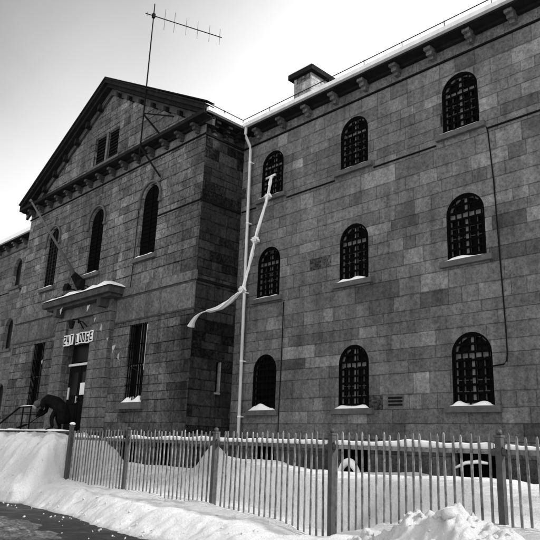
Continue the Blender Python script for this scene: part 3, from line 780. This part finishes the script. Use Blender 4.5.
# ------------------------------------------------------------------ ground, snow, road
bm = B(); quad(bm, [(-900, -900, -2.05), (900, -900, -2.05), (900, 900, -2.05), (-900, 900, -2.05)])
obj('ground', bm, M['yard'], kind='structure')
bm = B(); quad(bm, [(-300, -26, -1.9), (300, -26, -1.9), (300, -8, -1.9), (-300, -8, -1.9)])
obj('road', bm, M['road'], kind='structure')

def lerp_table(t, x):
    if x <= t[0][0]: return t[0][1]
    for (a, va), (b, vb) in zip(t, t[1:]):
        if x <= b:
            s = (x-a)/(b-a); s = s*s*(3-2*s); return va+(vb-va)*s
    return t[-1][1]
def sstep(a, b, x):
    s = max(0, min(1, (x-a)/(b-a))); return s*s*(3-2*s)
# yard crest heights (at y about -6) along x
CREST = [(-1.5, -.95), (-.15, -.95), (.61, -.95), (1.33, -.98), (2.05, -1.03), (3.0, -1.0), (3.9, -1.0), (4.8, -1.13), (6.17, -1.02), (6.8, -.86), (7.3, -.76), (7.7, -.74), (8.2, -.72), (8.77, -.80), (9.5, -.84), (10.2, -.85), (10.94, -.9), (11.6, -.87), (12.4, -.82), (13.44, -.79), (14.06, -.86), (20, -.8)]
# snow line at the fence (y = -8)
FOOT = [(-6, -.9), (3.3, -1.36), (4.6, -1.42), (6, -1.43), (8.9, -1.50), (10.5, -1.58), (11.3, -1.72), (11.73, -1.76), (12.2, -1.62), (13.0, -1.42), (14.4, -1.28), (16, -1.3)]
EDGE = [(-6, -9.05), (2.5, -9.2), (5.9, -9.42), (8.3, -9.92), (10, -10.05), (12, -10.7), (14, -11.4), (20, -12)]
FRONT = [(-6, -1.45), (3.4, -1.52), (6, -1.50), (9, -1.52), (10.5, -1.56), (12, -1.62), (14, -1.5), (20, -1.5)]
def fbm(x, y, s, o=4):
    return noise.fractal(Vector((x*s, y*s, 3.7)), 1.0, 2.1, o)
def lumps(x, y, s):
    w_ = .35*noise.noise(Vector((x*s*.7, y*s*.7, 4.)))
    return .55-noise.voronoi(Vector((x*s+w_, y*s-w_, 6.3)))[0][0]
def hgt(x, y, heap=False):
    foot = lerp_table(FOOT, x)
    if y > -8:
        crest = lerp_table(CREST, x + .12*noise.noise(Vector((x*1.3, y, 0))))
        if y < -6.1:
            t = sstep(-8.05, -6.2, y); h = foot+(crest-foot)*t
        else:
            back = max(-1.35, crest-.25); h = crest+(back-crest)*sstep(-6.0, -4.6, y)
        h += .03*fbm(x, y, 1.1)+(.035*lumps(x, y, 1.7)+.02*lumps(x, y, 5.))*sstep(-7.6, -6.6, y)
        for cx, cy, rx, ry, top in ((.75, -6.7, 1.2, .7, -.48), (6.95, -6.4, .40, .34, -.36), (7.5, -6.6, .7, .4, -.66)):
            q = math.hypot((x-cx)/rx, (y-cy)/ry)
            if q < 1: h = max(h, h+(top-h)*(1-q)**.8*(1+.15*fbm(x, y, 2.3)))
    else:
        ed = lerp_table(EDGE, x)
        t = (y+8)/(ed+8)      # 0 at the fence, 1 at the road edge
        fr = lerp_table(FRONT, x)
        if t < .55: h = foot+(fr-foot)*sstep(0, .5, t)
        else: h = fr+(-1.95-fr)*sstep(.5, 1.0, t)
        if t > 1: h = -1.97
        h += (.05*fbm(x, y, 1.3)+.05*lumps(x, y, 2.3)+.04*lumps(x, y, 5.5)+.02*lumps(x, y, 12.))*(1-sstep(.85, 1.05, t))
    # big ploughed mound left of the fence
    m = 1-sstep(3.05, 3.5, x+.10*fbm(x, y, 2)); 
    if m > 0:
        top = -.42+.05*math.sin(x*2.3)+.10*fbm(x, y, 1.5)+.10*noise.noise(Vector((x*2.1, 3., 1.)))+.10*sstep(-1, -6, x)
        prof = sstep(-9.4, -8.15, y)*(1-sstep(-6.9, -5.6, y))
        h = max(h, -1.7+(top+1.7)*prof*m + ((.05*fbm(x, y, 2.2)+.14*lumps(x, y, 1.6)+.10*lumps(x, y, 3.7)+.05*lumps(x, y, 9.)) if prof > .05 else 0)) if m*prof > .02 else h
    # ploughed heap in front of the fence on the right
    u = (x-14.42)/1.50; v = (y+9.05)/.80
    r = math.sqrt(u*u+v*v)
    if heap:
        if r > 1.35: return h-.12
        n1 = noise.fractal(Vector((x*2.4, y*2.4, 1.)), .9, 2.1, 3)
        k_ = .35+.9*max(0, noise.noise(Vector((x*1.5, y*1.5, 9.)))+.35)
        rough = .05*n1+k_*(.20*lumps(x, y, 3.)+.15*lumps(x+.3*n1*.2, y, 6.3)+.09*lumps(x, y, 12.)+.05*lumps(x, y, 25.))
        hh = -1.70+.54*(1-sstep(.1, 1.25, r))+.08*n1+rough*(1-sstep(.85, 1.3, r))
        return max(hh, h-.12)
    return h
def field(x0, x1, y0, y1, st, fn, sy=None):
    bm = B(); sy = sy or st
    nx = int((x1-x0)/st); ny = int((y1-y0)/sy); g = []
    for i in range(nx+1):
        col = []
        for j in range(ny+1):
            x = x0+(x1-x0)*i/nx; y = y0+(y1-y0)*j/ny
            col.append(bm.verts.new((x, y, fn(x, y))))
        g.append(col)
    for i in range(nx):
        for j in range(ny): bm.faces.new((g[i][j], g[i+1][j], g[i+1][j+1], g[i][j+1]))
    return bm
obj('snow_bank', field(-14, 20, -12, -7.98, .045, hgt), M['snow'], smooth=True, kind='structure')
obj('snow_heap', field(12.2, 16.3, -10.2, -8.06, .022, lambda x, y: hgt(x, y, True)), M['chunk'], smooth=True, kind='structure')
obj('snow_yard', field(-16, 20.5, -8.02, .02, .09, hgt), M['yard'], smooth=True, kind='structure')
def sl(x, y):
    r = ((x-6.2)/3.2)**2+((y+11.45)/1.05)**2
    e = max(0, 1.5-r)
    return -1.925+.07*max(0, 1.2-r)+.05*min(1, e)*fbm(x, y, 1.3)+.05*min(1, e)*fbm(x, y, 4.5)+.03*min(1, e)*abs(fbm(x, y, 11))
obj('slush', field(1, 10.5, -12.8, -10.2, .05, sl), M['slush'], smooth=True, kind='structure')
# loose lumps
def chunks(spec, name, label, mat):
    bm = B(); base = B(); tmp = bpy.data.meshes.new('tmp')
    bmesh.ops.create_cube(base, size=1.7)
    bmesh.ops.subdivide_edges(base, edges=base.edges[:], cuts=2, use_grid_fill=True)
    for (x, y, z, r) in spec:
        q = Vector((random.random(), random.random(), random.random()))*9
        sc = Vector((random.uniform(.7, 1.5), random.uniform(.6, 1.1), random.uniform(.3, .8)))
        rot = Matrix.Rotation(random.uniform(0, 6.28), 3, 'Z') @ Matrix.Rotation(random.gauss(0, .6), 3, 'X') @ Matrix.Rotation(random.gauss(0, .5), 3, 'Y')
        cb = base.copy()
        for v in cb.verts:
            c = v.co.copy(); c = c.lerp(c.normalized()*1.05, .7)
            c *= 1+.35*noise.noise(c*1.1+q)+.18*noise.noise(c*3+q)
            v.co = rot @ Vector((c.x*sc.x, c.y*sc.y, c.z*sc.z))*r+Vector((x, y, z))
        cb.to_mesh(tmp); cb.free(); bm.from_mesh(tmp)
    bpy.data.meshes.remove(tmp)
    return tag(obj(name, bm, mat, smooth=True), label, None, kind='stuff')
sp = []
for _ in range(70):
    a = random.gauss(14.3, .75); b_ = random.gauss(-9.15, .34); r = random.choice((.02, .02, .025, .03, .04, .05, .07, .09))
    if b_ > -8.25: continue
    sp.append((a, b_, hgt(a, b_, True)-r*.15, r))
for _ in range(170):
    a = random.uniform(-4, 12); b_ = random.uniform(-9.8, -8.2); r = random.choice((.012, .015, .02, .03))
    sp.append((a, b_, hgt(a, b_)+r*.2, r))
chunks(sp, 'snow_chunks', 'broken lumps of ploughed snow along the roadside bank', M['chunk'])
sp = []
for _ in range(45):
    a = random.uniform(0, 9.6); b_ = lerp_table(EDGE, a)-abs(random.gauss(0, .25)); r = random.choice((.01, .012, .015, .02, .03)); sp.append((a, b_, -1.89, r))
chunks(sp, 'road_snow_lumps', 'small lumps of snow and ice lying on the wet road edge', M['chunk'])

# ------------------------------------------------------------------ fence
fe = thing('picket_fence', (3.35, -8, -1.8), 'long grey metal picket fence with snow lying on its top rail', 'fence')
PX = [3.35, 5.95, 8.92, 11.73, 14.47, 17.25]
ZR = -.42
for i, x in enumerate(PX):
    bm = B(); r = .040
    box(bm, x-r, x+r, -8.05, -7.96, -2.0, -.25+(.10 if i == 0 else 0)); ptop = -.25+(.10 if i == 0 else 0)
    po = obj('post', bm, M['fencepost'], fe, bevel=.012)
    b2 = B(); box(b2, x-r-.012, x+r+.012, -8.062, -7.948, ptop+.001, ptop+.03); blob(b2, (x, -8.005, ptop+.065), .042, 2, amp=0.); obj('post_cap', b2, M['fencepost'], po)
x = 3.47; bm = B(); box(bm, x-.04, x+.04, -8.09, -8.01, -2.0, -.30); obj('post', bm, M['fencepost'], fe, bevel=.01)
bm = B(); blob(bm, (3.35, -8.0, -.075), .07, 3, (1, 1, .55), .25); obj('cap_snow', bm, M['puresnow'], fe, smooth=True)
for a, b_ in zip(PX, PX[1:]):
    bm = B(); box(bm, a+.05, b_-.05, -8.02, -7.975, ZR-.035, ZR+.025); obj('rail', bm, M['fence'], fe, bevel=.006)
    for q in (0, 1):
        bm = B(); xx = a+.075 if q == 0 else b_-.075; tube(bm, [(xx-.03, -7.998, ZR-.005), (xx+.03, -7.998, ZR-.005)], .05, 10); obj('rail_clamp', bm, M['fencepost'], fe)
    bm = B(); x = a+.08; nn_ = int((b_-a-.16)/.05); prev = None
    for i in range(nn_+1):
        x = a+.08+(b_-a-.16)*i/nn_; t_ = max(.012, .075+.05*noise.noise(Vector((x*1.1, 0, 4)))+.02*noise.noise(Vector((x*5, 1, 4))))
        if a < 4: t_ *= .75 if noise.noise(Vector((x*3., 7, 1))) > -.1 else .15
        ring = [bm.verts.new(p) for p in ((x, -8.03, ZR+.024), (x, -7.965, ZR+.024), (x, -7.97, ZR+.02+t_*.8), (x, -7.998, ZR+.02+t_), (x, -8.025, ZR+.02+t_*.8))]
        if prev:
            for k in range(5): bm.faces.new((prev[k], prev[(k+1) % 5], ring[(k+1) % 5], ring[k]))
        else: bm.faces.new(ring)
        prev = ring
    bm.faces.new(prev[::-1]); bmesh.ops.recalc_face_normals(bm, faces=bm.faces)
    obj('rail_snow', bm, M['puresnow'], fe, smooth=True)
def picket(bm, x):
    w = .015; top = -.215+random.uniform(-.03, .02); lx = random.gauss(0, .011)*(3 if random.random() < .06 else 1)
    ys = (-8.052, -8.034)
    ring = [(x-w, -2.0), (x+w, -2.0), (x+w+lx, top-.035), (x+.4*w+lx, top), (x-.4*w+lx, top), (x-w+lx, top-.035)]
    prism(bm, [(a, ys[0], z) for a, z in ring], [(a, ys[1], z) for a, z in ring])
n = 0; rest = B(); have = 0
for a, b_ in zip(PX, PX[1:]):
    m = round((b_-a)/.127)
    for i in range(1, m):
        x = a+(b_-a)*i/m
        if abs(x-3.47) < .06: continue
        if n < 100:
            bm = B(); picket(bm, x); obj('picket', bm, M['fence'], fe); n += 1
        else: picket(rest, x); have = 1
if have: obj('pickets', rest, M['fence'], fe, kind='stuff')

# ------------------------------------------------------------------ camera
y_, p_, r_, f_ = .8074, .2732, .0397, 641.1396
F = Vector((-math.sin(y_)*math.cos(p_), math.cos(y_)*math.cos(p_), math.sin(p_)))
rt = Vector((math.cos(y_), math.sin(y_), 0)); up = rt.cross(F)
Rr = rt*math.cos(r_)+up*math.sin(r_); U = -rt*math.sin(r_)+up*math.cos(r_)
cam = bpy.data.cameras.new('camera'); co = bpy.data.objects.new('camera', cam); COL.objects.link(co)
m = Matrix((Rr, U, -F)).transposed().to_4x4(); m.translation = Vector((18.4173, -15.8798, -.5087))
co.matrix_world = m
cam.sensor_width = 36; cam.lens = f_/540*36; cam.clip_end = 3000; cam.clip_start = .1
S.camera = co

# ------------------------------------------------------------------ light
SKYMAX = 1.5
el, az = math.radians(33), math.radians(25)
sd_ = Vector((math.cos(az)*math.cos(el), math.sin(az)*math.cos(el), math.sin(el)))
su = bpy.data.lights.new('sun', 'SUN'); su.energy = 4.3; su.angle = math.radians(4); su.color = (1, 1, 1)
so = bpy.data.objects.new('sun', su); COL.objects.link(so); so.location = (30, 15, 40)
so.rotation_euler = (-sd_).to_track_quat('-Z', 'Y').to_euler()
w = bpy.data.worlds.new('World'); S.world = w; w.use_nodes = True
t = w.node_tree; bg = t.nodes['Background']
sk = t.nodes.new('ShaderNodeTexSky'); sk.sky_type = 'NISHITA'; sk.sun_disc = False
sk.sun_elevation = el; sk.sun_rotation = math.radians(90)-az; sk.dust_density = 3.0; sk.air_density = 1.0
bw_ = t.nodes.new('ShaderNodeRGBToBW'); t.links.new(sk.outputs[0], bw_.inputs[0])
def wm(op, a, b):
    nd = t.nodes.new('ShaderNodeMath'); nd.operation = op
    for i, v in enumerate((a, b)):
        if isinstance(v, bpy.types.NodeSocket): t.links.new(v, nd.inputs[i])
        else: nd.inputs[i].default_value = v
    return nd.outputs[0]
tc = t.nodes.new('ShaderNodeTexCoord'); dt = t.nodes.new('ShaderNodeVectorMath'); dt.operation = 'DOT_PRODUCT'
t.links.new(tc.outputs['Generated'], dt.inputs[0]); dt.inputs[1].default_value = sd_
sx = t.nodes.new('ShaderNodeSeparateXYZ'); t.links.new(tc.outputs['Generated'], sx.inputs[0])
# thin bright veil of cloud: brighter toward the sun and toward the horizon
veil = wm('ADD', wm('MULTIPLY', dt.outputs['Value'], 2.73), wm('MULTIPLY', sx.outputs[2], -4.6))
veil = wm('ADD', veil, 3.53)
cn = t.nodes.new('ShaderNodeTexNoise'); t.links.new(tc.outputs['Generated'], cn.inputs['Vector']); cn.inputs['Scale'].default_value = 3.; cn.inputs['Detail'].default_value = 5
veil = wm('ADD', veil, wm('MULTIPLY', wm('SUBTRACT', cn.outputs['Fac'], .5), .42))
# unseen sky behind the camera, brightened as fill for the walls
back = t.nodes.new('ShaderNodeMapRange'); t.links.new(sx.outputs[1], back.inputs[0])
for i_, q_ in enumerate((.0, -.45, .25, .72)): back.inputs[i_+1].default_value = q_
veil = wm('MINIMUM', wm('MAXIMUM', veil, back.outputs[0]), SKYMAX)
v = wm('ADD', wm('MULTIPLY', veil, 9.3), wm('MULTIPLY', bw_.outputs[0], .4))
t.links.new(v, bg.inputs['Color']); bg.inputs['Strength'].default_value = .1
S.cycles.max_bounces = 5; S.cycles.diffuse_bounces = 3; S.cycles.glossy_bounces = 2
S.view_settings.view_transform = 'Standard'; S.view_settings.look = 'None'; S.view_settings.exposure = 0; S.view_settings.gamma = 1
